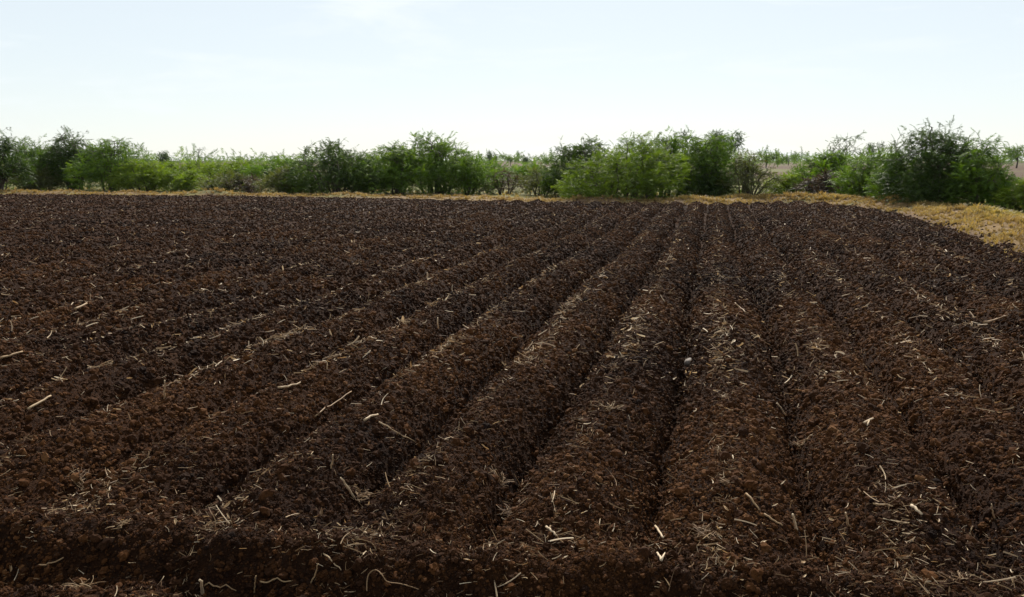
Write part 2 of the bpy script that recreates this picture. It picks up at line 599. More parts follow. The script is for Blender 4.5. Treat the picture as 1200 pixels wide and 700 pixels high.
def place_clods(n, r0, r1, size, lo, hi, shapes, sig=0.55):
    x, y, r = log_polar(n, r0, r1)
    fdd = field_dist(x, y)
    keep = (fdd > 0.1 + 0.5 * noise(x / 0.7, y / 0.7, 71)) | ((fdd > -0.8) & (rng.random(n) < 0.06))
    x, y, r = x[keep], y[keep], r[keep]
    s = np.clip(size(r) * np.exp(rng.normal(0, sig, len(x))), lo, hi)
    z = any_height(x, y)
    p = np.stack((x, y, z + s * rng.uniform(-0.35, 0.35, len(x))), 1)
    rot = rng.uniform(0, 6.283, (len(x), 3))
    sc = s[:, None] * rng.uniform(0.75, 1.25, (len(x), 3))
    ti = np.clip(0.45 + 0.30 * noise(x / 2.3, y / 2.3, 72) + 0.10 * sstep(14, 5, r) + 0.18 * noise(x / 0.5, y / 0.5, 73) + rng.normal(0, 0.17, len(x)), 0, 1)
    return p, rot, sc, rng.integers(shapes[0], shapes[1], len(x)), ti


A = [place_clods(620000, 2.5, 60, lambda r: 0.0010 * r, 0.0028, 0.035, (0, 12)),
     place_clods(30000, 2.5, 24, lambda r: 0.0021 * r, 0.005, 0.034, (0, 12)),
     place_clods(3800, 2.6, 20, lambda r: 0.015 + 0 * r, 0.010, 0.045, (12, 18), 0.40)]
x = rng.uniform(-4, 4, 9000); y = rng.uniform(2.4, 5.2, 9000)
e = lip_e(x, y)
kp = (e > -0.75) & (e < 0.3) & (rng.random(9000) < 0.8)
x, y = x[kp], y[kp]
sz = np.clip(0.0095 * np.exp(rng.normal(0, 0.5, len(x))), 0.004, 0.028)
A.append((np.stack((x, y, field_height(x, y) + sz * rng.uniform(-0.2, 0.3, len(x))), 1), rng.uniform(0, 6.283, (len(x), 3)), sz[:, None] * rng.uniform(0.75, 1.3, (len(x), 3)),
          rng.integers(12, 18, len(x)), np.clip(rng.normal(0.48, 0.16, len(x)), 0, 1)))
scatter('soil_clods', *[np.concatenate([a[i] for a in A]) for i in range(5)], CLODS, 'crumbly dark soil clods covering the ploughed ridges', 'soil')


# straw litter
def straw_mesh(i, wide=False):
    P = Parts()
    n = 5
    t = np.linspace(-0.5, 0.5, n)
    bend = rng.normal(0, 0.07, 2)
    kink = rng.normal(0, 0.13) if i % 3 == 0 else 0.0
    pts = np.stack((t, bend[0] * (t * t * 4 - 0.3) * 0.5 + kink * np.abs(t - 0.1), bend[1] * (t * t * 4 - 0.3) * 0.35), 1)
    if wide:
        w = 0.11 * np.sqrt(np.maximum(0.06, 1 - (2 * t) ** 2)) * rng.uniform(0.6, 1.1)
        side = np.stack((0 * t, w, 0.5 * w * np.sin(t * 4 + i)), 1)
        v = np.vstack((pts - side, pts + (0, 0, -0.06), pts + side))
        f = []
        for k in range(n - 1):
            f += [(k, k + 1, n + k + 1, n + k), (n + k, n + k + 1, 2 * n + k + 1, 2 * n + k)]
        P.add(v, np.array(f))
    else:
        P.tube(pts, 0.030 * rng.uniform(0.7, 1.2) * np.linspace(1.1, 0.75, n), 3)
    return P.mesh('straw', M_STRAW_I, False)


STRAWS = [straw_mesh(i) for i in range(14)] + [straw_mesh(i, True) for i in range(8)]


def place_straw(n, r0, r1, ln, lo, hi, shapes, fat=1.0, patch=0.35, tintmu=0.62):
    x, y, r = log_polar(n * 3, r0, r1)
    q, t, k = row_coords(x, y)
    fr = k - np.floor(k)
    w = 0.22 + 1.35 * np.exp(-((fr - 0.40) / 0.085) ** 2) + 0.3 * np.exp(-((fr - 0.08) / 0.07) ** 2)
    w *= 0.25 + patch * 3 * np.clip(noise(x / 0.55, y / 0.55, 81) + 0.25, 0, 1) + 0.5 * np.clip(noise(x / 2.4, y / 2.4, 82) + 0.3, 0, 1)
    e = lip_e(x, y)
    w *= 1 + 1.0 * np.exp(-((e - 0.5) / 0.35) ** 2)
    w *= np.where(e < -0.05, 0.8, 1)
    keep = (rng.random(len(x)) < w / 2.2) & (field_dist(x, y) > 0.2)
    x, y, r = x[keep][:n], y[keep][:n], r[keep][:n]
    m = len(x)
    L = np.clip(ln(r) * np.exp(rng.normal(0, 0.5, m)), lo, hi)
    z = field_height(x, y)
    pit = rng.normal(0, 0.28, m) + np.where(rng.random(m) < 0.06, rng.choice((-1, 1), m) * rng.uniform(0.5, 1.2, m), 0)
    z = z + np.abs(np.sin(pit)) * L * 0.38 + 0.010 + rng.uniform(0, 0.014, m)
    rot = np.stack((rng.uniform(0, 6.283, m) * 0.12, pit, rng.uniform(0, 6.283, m)), 1)
    fatv = fat * rng.uniform(0.6, 1.5, m)
    sc = np.stack((L, L * fatv, L * fatv), 1)
    ti = np.clip(rng.normal(tintmu, 0.28, m), 0, 1)
    return np.stack((x, y, z), 1), rot, sc, rng.integers(shapes[0], shapes[1], m), ti


A = [place_straw(4600, 2.6, 18, lambda r: 0.046 + 0.0018 * r, 0.018, 0.14, (0, 14), 0.8, 0.35, 0.68),
     place_straw(26000, 2.6, 16, lambda r: 0.024 + 0.0008 * r, 0.010, 0.06, (0, 14), 1.2, 0.6, 0.52),
     place_straw(3400, 2.6, 20, lambda r: 0.022 + 0.001 * r, 0.012, 0.06, (14, 22), 1.0, 0.35, 0.62),
     place_straw(32000, 7, 50, lambda r: 0.040 + 0.0018 * r, 0.03, 0.15, (0, 14), 1.4, 0.35, 0.68),
     place_straw(9500, 7, 50, lambda r: 0.030 + 0.0013 * r, 0.02, 0.10, (14, 22), 1.2, 0.35, 0.72)]
scatter('straw_litter', *[np.concatenate([a[i] for a in A]) for i in range(5)], STRAWS, 'short pale straw bits scattered over the dark soil', 'straw')


# dry grass on the bank round the field
def tuft_mesh(i):
    P = Parts()
    for _ in range(16):
        a = rng.uniform(0, 6.283); lean = rng.uniform(0.1, 0.75); h = rng.uniform(0.5, 1.1)
        b0 = np.array((math.cos(a), math.sin(a), 0)) * rng.uniform(0, 0.25)
        d = np.array((math.cos(a), math.sin(a), 0))
        s = np.array((-d[1], d[0], 0)) * 0.052
        m = b0 + d * lean * h * 0.35 + np.array((0, 0, h * 0.6))
        t = b0 + d * lean * h + np.array((0, 0, h * (1 - 0.4 * lean)))
        P.add(np.array((b0 - s, b0 + s, m + s * 0.7, m - s * 0.7, t)), [(0, 1, 2, 3)], [(3, 2, 4)])
    return P.mesh('tuft', M_GRASS)


TUFTS = [tuft_mesh(i) for i in range(8)]


def place_grass():
    n = 330000
    x = rng.uniform(-48, 32, n); y = rng.uniform(8, 62, n)
    d = field_dist(x, y) + 0.35 * noise(x / 1.6, y / 1.6, 20) + 0.15 * noise(x / 0.5, y / 0.5, 21)
    ang = np.abs(np.arctan2(x, y))
    right = (x > 8) & (y < 45)
    dens = np.where(right, sstep(-5.5, -2.5, d) * 0.95 + 0.05, sstep(-5.5, -2.0, d) * 0.30 + 0.06)
    dens = dens * np.clip(0.80 + 1.0 * noise(x / 1.1, y / 1.1, 91), 0.08, 1)
    keep = ((d < 0.12) | ((d < 0.9) & (rng.random(n) < 0.08))) & (d > -12) & (ang < R(39)) & (rng.random(n) < dens)
    x, y, d, right = x[keep], y[keep], d[keep], right[keep]
    m = len(x)
    z = ground_height(x, y)
    z = np.maximum(z, field_height(x, y))
    h = np.clip(rng.normal(0.15, 0.05, m) + 0.10 * noise(x / 0.9, y / 0.9, 92), 0.05, 0.34) * np.where(right, 1.0, 0.85)
    h *= np.clip(0.45 + -d * 0.5, 0.4, 1.0)
    ti = 0.40 + 0.22 * noise(x / 1.8, y / 1.8, 93) + rng.normal(0, 0.09, m)
    ti = ti + np.where(right, 0.42 * sstep(33, 24, y) * sstep(-0.8, -2.2, d), -0.10) + 0.35 * sstep(-3.5, -6.0, d)
    sc = np.stack((h * 1.3, h * 1.3, h), 1)
    rot = np.stack((rng.normal(0, 0.12, m), rng.normal(0, 0.12, m), rng.uniform(0, 6.283, m)), 1)
    return np.stack((x, y, z - 0.01), 1), rot, sc, rng.integers(0, 8, m), np.clip(ti, 0, 1)


scatter('dry_grass', *place_grass(), TUFTS, 'short straw-yellow grass on the bank round the field', 'grass')


# ------------------------------------------------------------------ bushes and trees
def sprig_shape(kind):
    """a twig along +X, 1 long, with feathery leaves on both sides; triangles only"""
    v, f = [], []

    def quad(a, b, c, d):
        k = len(v); v.extend((a, b, c, d)); f.append((k, k + 1, k + 2)); f.append((k, k + 2, k + 3))
    X = np.linspace(0, 1, 4)
    ax = np.stack((X, 0.08 * np.sin(X * 3 + kind), -0.18 * X * X), 1)
    for k in (0,):
        quad(ax[k] + (0, 0.012, 0), ax[3] + (0, 0.006, 0), ax[3] - (0, 0.006, 0), ax[k] - (0, 0.012, 0))
    npair = 9
    for k in range(npair):
        u = 0.14 + 0.84 * k / (npair - 1)
        c = np.array((u, 0.08 * math.sin(u * 3 + kind), -0.18 * u * u))
        for s in (-1, 1):
            ln = rng.uniform(0.20, 0.36) * (1.05 - 0.35 * u)
            yaw = rng.uniform(0.6, 1.25) * s
            dz = rng.uniform(-0.55, 0.25)
            d = np.array((math.cos(yaw), math.sin(yaw), dz)); d /= np.linalg.norm(d)
            w = np.cross(d, (rng.normal(0, 0.5), rng.normal(0, 0.5), 1)); w /= np.linalg.norm(w)
            wd = rng.uniform(0.030, 0.052)
            k3 = len(v); v.extend((c - w * wd * 0.8, c + w * wd * 0.8, c + d * ln * 1.1 + (0, 0, -0.04))); f.append((k3, k3 + 1, k3 + 2))
    return np.array(v), np.array(f)


SPRIGS = [sprig_shape(k) for k in range(6)]


def rot_frames(dirs, roll):
    d = dirs / (np.linalg.norm(dirs, axis=1)[:, None] + 1e-9)
    up = np.tile((0.0, 0.0, 1.0), (len(d), 1))
    up[np.abs(d[:, 2]) > 0.95] = (1, 0, 0)
    y = np.cross(up, d); y /= np.linalg.norm(y, axis=1)[:, None]
    z = np.cross(d, y)
    c, s = np.cos(roll)[:, None], np.sin(roll)[:, None]
    return d, y * c + z * s, z * c - y * s


def foliage_mesh(name, pos, dirs, size, tint, mat):
    vs, fs, ts = [], [], []
    n = 0
    pick = rng.integers(0, len(SPRIGS), len(pos))
    ax, ay, az = rot_frames(dirs, rng.normal(0, 0.6, len(pos)))
    for k, (sv, sf) in enumerate(SPRIGS):
        m = pick == k
        c = m.sum()
        if not c:
            continue
        v = pos[m][:, None, :] + size[m][:, None, None] * (sv[None, :, 0:1] * ax[m][:, None, :] + sv[None, :, 1:2] * ay[m][:, None, :] + sv[None, :, 2:3] * az[m][:, None, :])
        vs.append(v.reshape(-1, 3))
        fs.append((sf[None] + (np.arange(c) * len(sv))[:, None, None]).reshape(-1, 3) + n)
        ts.append(np.repeat(tint[m], len(sv)))
        n += c * len(sv)
    me = new_mesh(name, np.vstack(vs), np.vstack(fs), mat)
    point_attr(me, 'tint', np.concatenate(ts))
    return me


def bez(a, b, c, n):
    t = np.linspace(0, 1, n)[:, None]
    return a * (1 - t) ** 2 + 2 * b * t * (1 - t) + c * t * t


def bush(name, box, base, label, category, group=None, mat=M_LEAF, dense=1.0, wisps=8, skirt=0.6, trunk_h=0.0, round_=0.55, leaf=0.40, depth=0.8, wiggle=0.25, peak=0.0, twiggy=1.0, tint_shift=0.0, fill=1.0, stems=None, slim=1.0):
    """box = (left, right, top) in photograph pixels at the bush's distance, base = pixel row of its foot; size becomes metres"""
    l, r, top = box
    base -= 3 if (l + r) < 1840 else 2
    g = pix_ground((l + r) / 2, base)
    D = g[1]
    k = D / (F_PX * math.cos(PITCH)) * 1.0
    W = (r - l) * k * 1.15
    H = (base - top) * k
    gz = float(ground_height(g[:1], g[1:2])[0])
    root = link(name, None, loc=(g[0], g[1], gz), label=label, category=category)
    if group: root['group'] = group
    hw, hd = W / 2, W / 2 * depth
    hd = min(hd, 2.6)
    nst = int(max(4, 5 + 2.2 * W * 1.2))
    if stems: nst = stems
    T = Parts()
    P, Dv, Sz, Ti = [], [], [], []
    nodes = []
    seed = int(rng.integers(0, 9999))

    def env(u, w):
        """height of the crown over a point of its plan"""
        rr_ = np.sqrt((u - peak) ** 2 / (1 + abs(peak)) ** 2 + w * w)
        return H * (1 - round_ * rr_ ** 2.4) * (1 + wiggle * noise(u * 2.1 + seed, w * 2.1, seed))

    for i in range(nst):
        low = rng.random() < skirt * 0.5
        a = rng.uniform(0, 6.283)
        ra = math.sqrt(rng.random()) * (0.95 if not low else 1.0)
        u, w = math.cos(a) * ra, math.sin(a) * ra
        if i < 3:
            u, w = u * 0.35 + peak, w * 0.4
        e = float(env(np.array([u]), np.array([w]))[0]) * 0.86
        if low:
            e *= rng.uniform(0.30, 0.7)
        b0 = np.array((u * hw * 0.30 + rng.normal(0, 0.05) * W, w * hd * 0.3, -0.05)) * ((0.02, 0.02, 1) if trunk_h else 1)
        tip = np.array((u * hw * 0.92, w * hd * 0.92, e))
        mid = np.array((b0[0] * 0.6 + tip[0] * 0.4, b0[1] * 0.6 + tip[1] * 0.4, max(e * 0.85, trunk_h * 1.2)))
        sp = bez(b0, mid, tip, 9)
        sp[1:-1] += rng.normal(0, 0.018 * H, (7, 3))
        r0 = (0.022 + 0.010 * H) * rng.uniform(0.7, 1.3) * slim
        T.tube(sp, np.linspace(r0, r0 * 0.25, 9), 5)
        nodes.append(sp[3:])
        if not trunk_h:                # roots that join the stems under the ground
            T.tube(np.array((b0 + (0, 0, 0.01), b0 * (0.5, 0.5, 1) + (0, 0, -0.05), (0, 0, -0.10))), r0 * 0.8, 4)
        nside = int(rng.integers(6, 10) * dense * twiggy + 0.5)
        for _ in range(nside):
            s = rng.uniform(0.22 if not trunk_h else 0.55, 1.0)
            q = s * 8; j = min(int(q), 7); fq = q - j
            st = sp[j] * (1 - fq) + sp[j + 1] * fq
            out = np.array((rng.normal(0, 1), rng.normal(0, 0.9), rng.uniform(-0.15, 0.9)))
            out[:2] += 0.7 * np.array((u, w))
            out /= np.linalg.norm(out)
            ln = rng.uniform(0.16, 0.36) * H * (0.8 if trunk_h else 1)
            en = st + out * ln + np.array((0, 0, -0.10 * ln))
            cap = float(env(np.array([en[0] / hw]), np.array([en[1] / hd]))[0])
            en[2] = min(max(en[2], 0.10), max(cap, 0.25))
            mm = st + (en - st) * 0.5 + np.array((0, 0, 0.18 * ln))
            br = bez(st, mm, en, 5)
            T.tube(br, np.linspace(r0 * 0.32, r0 * 0.12, 5), 3, cap=False)
            nodes.append(br[1:])
            ns = int(rng.integers(7, 11) * dense + 0.5)
            tt = rng.uniform(0.15, 1.0, ns)
            q = tt * 4; j = np.minimum(q.astype(int), 3); fq = (q - j)[:, None]
            pp = br[j] * (1 - fq) + br[j + 1] * fq
            dd = (br[j + 1] - br[j]); dd /= np.linalg.norm(dd, axis=1)[:, None] + 1e-9
            dd = dd * 0.7 + rng.normal(0, 0.75, (ns, 3)) * (1, 1, 0.6)
            dd[:, 2] += rng.uniform(-0.2, 0.25, ns)
            P.append(pp); Dv.append(dd)
            Sz.append(rng.uniform(0.7, 1.3, ns) * leaf)
            shade = rng.normal(0, 0.10)
            Ti.append(0.5 + tint_shift + shade + rng.normal(0, 0.16, ns))
    # fine shoots that stand out over the crown
    for i in range(wisps):
        a = rng.uniform(0, 6.283); ra = math.sqrt(rng.random()) * 0.8
        u, w = math.cos(a) * ra * 0.95 + peak * 0.4, math.sin(a) * ra
        e = float(env(np.array([u]), np.array([w]))[0])
        st = np.array((u * hw * 0.9, w * hd * 0.9, e * 0.72))
        nd = np.vstack(nodes)
        st = nd[np.argmin(((nd - st) ** 2).sum(1))]
        ln = rng.uniform(0.20, 0.40) * H
        out = np.array((rng.normal(0.1, 0.55), rng.normal(0, 0.4), 1.0)); out /= np.linalg.norm(out)
        en = st + out * ln
        bend = np.array((rng.normal(0, 0.22), rng.normal(0, 0.2), 0.10)) * ln
        br = bez(st, (st + en) / 2 + bend, en + np.array((out[0] * 0.25 * ln, 0, -0.06 * ln)), 7)
        T.tube(br, np.linspace(0.011, 0.004, 7), 3, cap=False)
        ns = int(rng.integers(7, 13))
        tt = rng.uniform(0.05, 1.0, ns)
        q = tt * 6; j = np.minimum(q.astype(int), 5); fq = (q - j)[:, None]
        P.append(br[j] * (1 - fq) + br[j + 1] * fq)
        dd = (br[j + 1] - br[j]); dd /= np.linalg.norm(dd, axis=1)[:, None] + 1e-9
        Dv.append(dd * 0.6 + rng.normal(0, 0.7, (ns, 3)))
        Sz.append(rng.uniform(0.45, 0.9, ns) * leaf)
        Ti.append(0.45 + tint_shift + rng.normal(0, 0.15, ns))
    nf = int(min(W * H * 80, 1500 + W * H * 10) * dense * fill)
    a = rng.uniform(0, 6.283, nf); ra = rng.random(nf) ** 0.45
    u, w = np.cos(a) * ra, np.sin(a) * ra
    e = np.maximum(env(u, w), 0.3)
    lowest = trunk_h / max(H, 0.1) * 0.8
    zz = e * (lowest + (0.90 - lowest) * rng.random(nf) ** 0.7)
    bulge = 0.78 + 0.22 * np.sin(np.clip(zz / H, 0, 1) * 2.6 + 0.3)
    P.append(np.stack((u * hw * bulge, w * hd * bulge, zz), 1))
    dd = np.stack((u, w, 0.35 + 0 * u), 1) + rng.normal(0, 0.8, (nf, 3)) * (1, 1, 0.7)
    Dv.append(dd)
    Sz.append(rng.uniform(0.7, 1.35, nf) * leaf)
    Ti.append(0.5 + tint_shift + 0.28 * noise(u * 2.3 + seed, zz / H * 2.3 + w, seed + 5) + rng.normal(0, 0.14, nf))
    P = np.vstack(P); Dv = np.vstack(Dv); Sz = np.concatenate(Sz); Ti = np.clip(np.concatenate(Ti), 0, 1)
    P[:, 2] = np.maximum(P[:, 2], 0.06)
    link('trunk', T.mesh('trunk', M_BARK, True), root)
    link('crown', foliage_mesh('crown', P, Dv, Sz, Ti, mat), root)
    return root


G_L, G_M, G_R, G_B = 'bushes along the left of the far field edge', 'bushes along the middle of the far field edge', 'bushes along the grassy bank', 'shrubs in the hedge behind'
TB = 'thorn_bush'
# left group
bush('thorn_tree', (-26, 30, 152), 228, 'dark feathery thorn tree cut off by the left edge of the picture', 'tree', mat=M_LEAF_DARK, trunk_h=1.2, wisps=6, dense=0.9)
bush(TB, (6, 78, 165), 224, 'olive green bush beside the dark thorn tree at the far left', 'bush', G_L, mat=M_LEAF, wisps=14, round_=0.5, tint_shift=-0.05)
bush(TB, (60, 114, 152), 224, 'narrow dark bush with spiky top, tallest of the left group', 'bush', G_L, mat=M_LEAF_DARK, wisps=12, round_=0.45)
bush(TB, (92, 178, 161), 225, 'broad mid green bush right of the narrow dark spiky one', 'bush', G_L, mat=M_LEAF, wisps=16)
bush(TB, (140, 206, 186), 226, 'low yellow-green bush at the right end of the left group', 'bush', G_L, mat=M_LEAF_BRIGHT, wisps=5)
# hedge behind, left
for l, r, t, b, mt, lb in ((184, 262, 188, 212, M_LEAF_BRIGHT, 'bright green hedge shrub under the bare twig on the left horizon'),
                           (244, 318, 187, 213, M_LEAF_BRIGHT, 'bright green hedge shrub above the low purplish-brown dry shrub'),
                           (292, 364, 187, 214, M_LEAF, 'green hedge shrub left of the first feathery bush of the middle group'),
                           (420, 500, 186, 214, M_LEAF, 'green hedge shrub behind the gap of the middle bushes'),
                           (540, 604, 191, 216, M_LEAF, 'green hedge shrub behind the right end of the middle bushes'),
                           (60, 150, 184, 214, M_LEAF, 'green hedge shrub behind the left group'),
                           (592, 650, 192, 218, M_LEAF, 'green hedge shrub behind the dry brown twiggy shrubs')):
    bush('hedge_shrub', (l, r, t), b, lb, 'shrub', G_B, mat=mt, wisps=3, leaf=0.7, round_=0.4, dense=0.55)
bush('shrub', (186, 250, 197), 226, 'low light green shrub at the foot of the left hedge', 'shrub', mat=M_LEAF_BRIGHT, wisps=2, leaf=0.34)
bush('shrub', (238, 292, 200), 227, 'olive shrub just left of the low purplish-brown dry shrub', 'shrub', mat=M_LEAF_OLIVE, wisps=2, leaf=0.34)
bush('dry_shrub', (262, 318, 205), 227, 'low purplish-brown dry shrub in the left hedge', 'shrub', mat=M_LEAF_DRY, wisps=3, leaf=0.30, dense=0.8)
bush('shrub', (304, 362, 195), 228, 'olive green shrub between the brown dry shrub and the middle bushes', 'shrub', mat=M_LEAF_OLIVE, wisps=4, leaf=0.36)
for l, r, t, b, mt, lb in ((18, 66, 194, 225, M_LEAF_OLIVE, 'low olive shrub at the foot of the far left bushes'),
                           (330, 384, 198, 228, M_LEAF, 'low dark shrub at the foot of the leftmost middle bush'),
                           (398, 452, 190, 229, M_LEAF_DARK, 'low dark shrub between the first two middle bushes'),
                           (640, 690, 198, 231, M_LEAF, 'low green shrub under the dark feathery bush'),
                           (800, 850, 192, 234, M_LEAF_DARK, 'low dark shrub at the foot of the bush below the round tree'),
                           (1060, 1120, 196, 245, M_LEAF_DARK, 'low dark shrub at the foot of the tallest right bush'),
                           (1020, 1062, 192, 240, M_LEAF, 'low green shrub left of the foot of the tallest right bush')):
    bush('shrub', (l, r, t), b, lb, 'shrub', mat=mt, wisps=1, leaf=0.34, skirt=1.0, round_=0.45)
# middle group
bush(TB, (346, 440, 166), 229, 'dark green bush with feathery top, leftmost of the middle group', 'bush', G_M, mat=M_LEAF_DARK, wisps=18, tint_shift=0.12)
bush(TB, (418, 516, 168), 229, 'green bush in the middle group just left of the tallest one', 'bush', G_M, mat=M_LEAF, wisps=12)
bush(TB, (462, 556, 158), 228, 'tall green bush with dark hollow under it, tallest of the middle group', 'bush', G_M, mat=M_LEAF, wisps=16)
bush(TB, (520, 582, 182), 229, 'lower green bush at the right end of the middle group', 'bush', G_M, mat=M_LEAF, wisps=6, dense=0.9)
bush('dry_shrub', (566, 616, 196), 229, 'brown leafless twiggy shrub right of the middle bushes', 'shrub', mat=M_LEAF_DRY, wisps=5, leaf=0.26, dense=0.7)
bush('dry_shrub', (604, 662, 192), 230, 'olive brown twiggy shrub left of the big yellow-green bush', 'shrub', mat=M_LEAF_OLIVE, wisps=5, leaf=0.30, dense=0.8)
# big group right of the middle
bush(TB, (644, 724, 164), 231, 'dark feathery bush on the left shoulder of the big yellow-green bush', 'bush', G_M, mat=M_LEAF_DARK, wisps=20, tint_shift=0.1)
bush(TB, (664, 790, 162), 236, 'big sprawling yellow-green bush reaching down to the field edge', 'bush', G_M, mat=M_LEAF_BRIGHT, wisps=8, round_=0.75, skirt=1.0, peak=0.25, tint_shift=-0.18)
bush(TB, (716, 826, 154), 232, 'tall green bush right behind the big yellow-green one', 'bush', G_M, mat=M_LEAF, wisps=24, round_=0.4)
bush(TB, (790, 872, 158), 233, 'green bush with dark base below the round far tree', 'bush', G_M, mat=M_LEAF, wisps=12, round_=0.4)
bush('shrub', (846, 908, 181), 235, 'olive shrub with bare stems at the right end of the big group', 'shrub', mat=M_LEAF_OLIVE, wisps=6, leaf=0.32, dense=0.75, skirt=0.2)
# right group
bush('shrub', (896, 952, 203), 232, 'low bright green shrub left of the brown dry bush', 'shrub', mat=M_LEAF_BRIGHT, wisps=2, leaf=0.32)
bush(TB, (928, 1008, 178), 231, 'green mound of a bush left of the right-hand group', 'bush', G_R, mat=M_LEAF, wisps=6, round_=0.6)
bush('dry_shrub', (936, 1002, 205), 234, 'dark brown dry shrub in front of the green mound', 'shrub', mat=M_LEAF_DRY, wisps=3, leaf=0.30, tint_shift=-0.3)
bush(TB, (984, 1056, 175), 236, 'mid green leafy bush left of the tallest dark bush', 'bush', G_R, mat=M_LEAF, wisps=6)
bush(TB, (1036, 1130, 150), 243, 'tallest darkest bush of the right group with wiry top', 'bush', G_R, mat=M_LEAF_DARK, wisps=26, round_=0.45, dense=1.15)
bush(TB, (1118, 1176, 163), 247, 'feathery green bush right of the tallest dark one', 'bush', G_R, mat=M_LEAF, wisps=10, dense=1.1, tint_shift=-0.1)
bush('shrub', (1172, 1236, 208), 250, 'low yellow-green shrub cut off by the right edge', 'shrub', mat=M_LEAF_BRIGHT, wisps=2, leaf=0.34)


bush('thorn_sapling', (962, 1010, 160), 229, 'thin flat-topped sapling rising over the green mound bush', 'sapling', mat=M_LEAF_DARK, wisps=9, trunk_h=2.3, dense=0.45, fill=0.12, round_=0.3, skirt=0, stems=4, slim=0.6)
bush('bare_sapling', (220, 246, 172), 217, 'nearly bare thin sapling sticking up over the left hedge', 'sapling', mat=M_LEAF_DARK, wisps=3, trunk_h=2.2, dense=0.3, fill=0.02, round_=0.3, skirt=0, leaf=0.3, stems=3, slim=0.45)
bush('thorn_sapling', (786, 818, 147), 230, 'thin upright sapling sticking out highest over the tall green bush', 'sapling', mat=M_LEAF_DARK, wisps=5, trunk_h=2.6, dense=0.4, fill=0.1, round_=0.3, skirt=0, stems=4, slim=0.6)


# ------------------------------------------------------------------ far country
def far_tree(px, top, dist, wpx, label, mat=M_LEAF_DARK, trunk=0.3, n=260, size=0.16, name='far_tree', grp='single trees on the horizon'):
    d = pix_ray(px, HORIZON)
    k = dist / d[1]
    x, y = d[0] * k, dist
    gz = float(ground_height(np.array([x]), np.array([y]))[0])
    H = (CAM_H - gz) + (HORIZON - top) * dist / F_PX
    W = wpx * dist / F_PX
    root = link(name, None, loc=(x, y, gz), label=label, category='tree', group=grp)
    T = Parts()
    T.tube(np.array(((0, 0, -0.2), (0.03 * H, 0, H * 0.3), (0, 0.02 * H, H * 0.8))), np.array((0.035, 0.025, 0.01)) * H, 6)
    for _ in range(5):
        e = np.array((rng.normal(0, 0.25) * W, rng.normal(0, 0.25) * W, H * rng.uniform(0.6, 0.9)))
        T.tube(bez(np.array((0.02 * H, 0, H * 0.28)), np.array((e[0] * 0.4, e[1] * 0.4, H * 0.5)), e, 4), np.linspace(0.015, 0.006, 4) * H, 4)
    v = rng.normal(0, 1, (n, 3)); v /= np.linalg.norm(v, axis=1)[:, None]
    v *= (rng.random(n) ** 0.4)[:, None]
    lobes = rng.normal(0, 0.35, (6, 3)) * (W * 0.8, W * 0.8, H * 0.35) + np.array((0, 0, H * (trunk + (1 - trunk) * 0.52)))
    c = lobes[rng.integers(0, 6, n)]
    p = c + v * np.array((W * 0.26, W * 0.26, H * (1 - trunk) * 0.30))
    p[:, 2] = np.clip(p[:, 2], H * trunk * 0.8, H)
    link('trunk', T.mesh('trunk', M_BARK, True), root)
    link('crown', foliage_mesh('crown', p, rng.normal(0, 1, (n, 3)), np.full(n, size * W + 0.35), np.clip(rng.normal(0.45, 0.2, n), 0, 1), mat), root)


far_tree(848, 154, 80, 36, 'dark round-crowned tree standing behind the big bush group', trunk=0.35, n=900, size=0.07, name='round_tree', grp='trees behind the bushes')
far_tree(193, 179, 170, 17, 'dark round tree far off above the left hedge')
far_tree(574, 178, 260, 9, 'small dark tree on the horizon, left of a close pair')
far_tree(580, 180, 300, 7, 'smaller dark tree on the horizon, right of a close pair')
far_tree(598, 182, 300, 16, 'low wide tree on the horizon right of the close pair', M_LEAF)
far_tree(616, 183, 260, 8, 'small round tree far off over the brown twiggy shrubs')
far_tree(640, 184, 320, 12, 'low green tree on the horizon beside the big bush group', M_LEAF)
far_tree(898, 176, 230, 26, 'round green tree far off right of the round-crowned tree', M_LEAF)
far_tree(924, 180, 330, 18, 'low tree on the horizon above the far brown field', M_LEAF)
far_tree(1021, 170, 190, 16, 'dark tree far off between the mound bush and the tallest bush')
far_tree(1192, 169, 210, 26, 'tree far off at the right edge above the far brown field', M_LEAF)

# a distant wood that reads as one mass
n = 7000
a = rng.uniform(R(-60), R(60), n)
rd = rng.uniform(420, 900, n)
x, y = rd * np.sin(a), rd * np.cos(a)
hh = 4.6 + 2.2 * noise(x / 60, y / 60, 101) + 1.2 * noise(x / 18, y / 18, 102)
z = ground_height(x, y) + hh * rng.random(n) ** 0.7
me = foliage_mesh('far_woodland', np.stack((x, y, z), 1), rng.normal(0, 1, (n, 3)), rng.uniform(3.5, 6.5, n), np.clip(rng.normal(0.5, 0.2, n), 0, 1), M_LEAF)
link('far_woodland', me, kind='stuff', label='low line of distant green trees along the horizon', category='woodland')


# ------------------------------------------------------------------ the air
zlo = float(gz.min()) - 1.0
bm = bmesh.new()
bmesh.ops.create_cube(bm, size=1)
for q in bm.verts:
    q.co = (q.co.x * 10400, q.co.y * 10400, zlo if q.co.z < 0 else 16.0)
me = bpy.data.meshes.new('haze')
bm.to_mesh(me); bm.free()
m, N, L, out = mat_new('haze')
pv = N.new('ShaderNodeVolumePrincipled')
pv.inputs['Color'].default_value = (0.80, 0.88, 0.95, 1)
pv.inputs['Density'].default_value = 0.00006
pv.inputs['Anisotropy'].default_value = 0.0
L.new(pv.outputs['Volume'], out.inputs['Volume'])
me.materials.append(m)
link('haze', me, kind='stuff', label='thin pale haze in the air over the land', category='haze')


# ------------------------------------------------------------------ straw pieces that can be told apart
def ground_pts(pix, lift):
    out = []
    for (px, py), l in zip(pix, lift):
        g = pix_ground(px, py, field_height)
        out.append(g + (0, 0, l))
    return np.array(out)


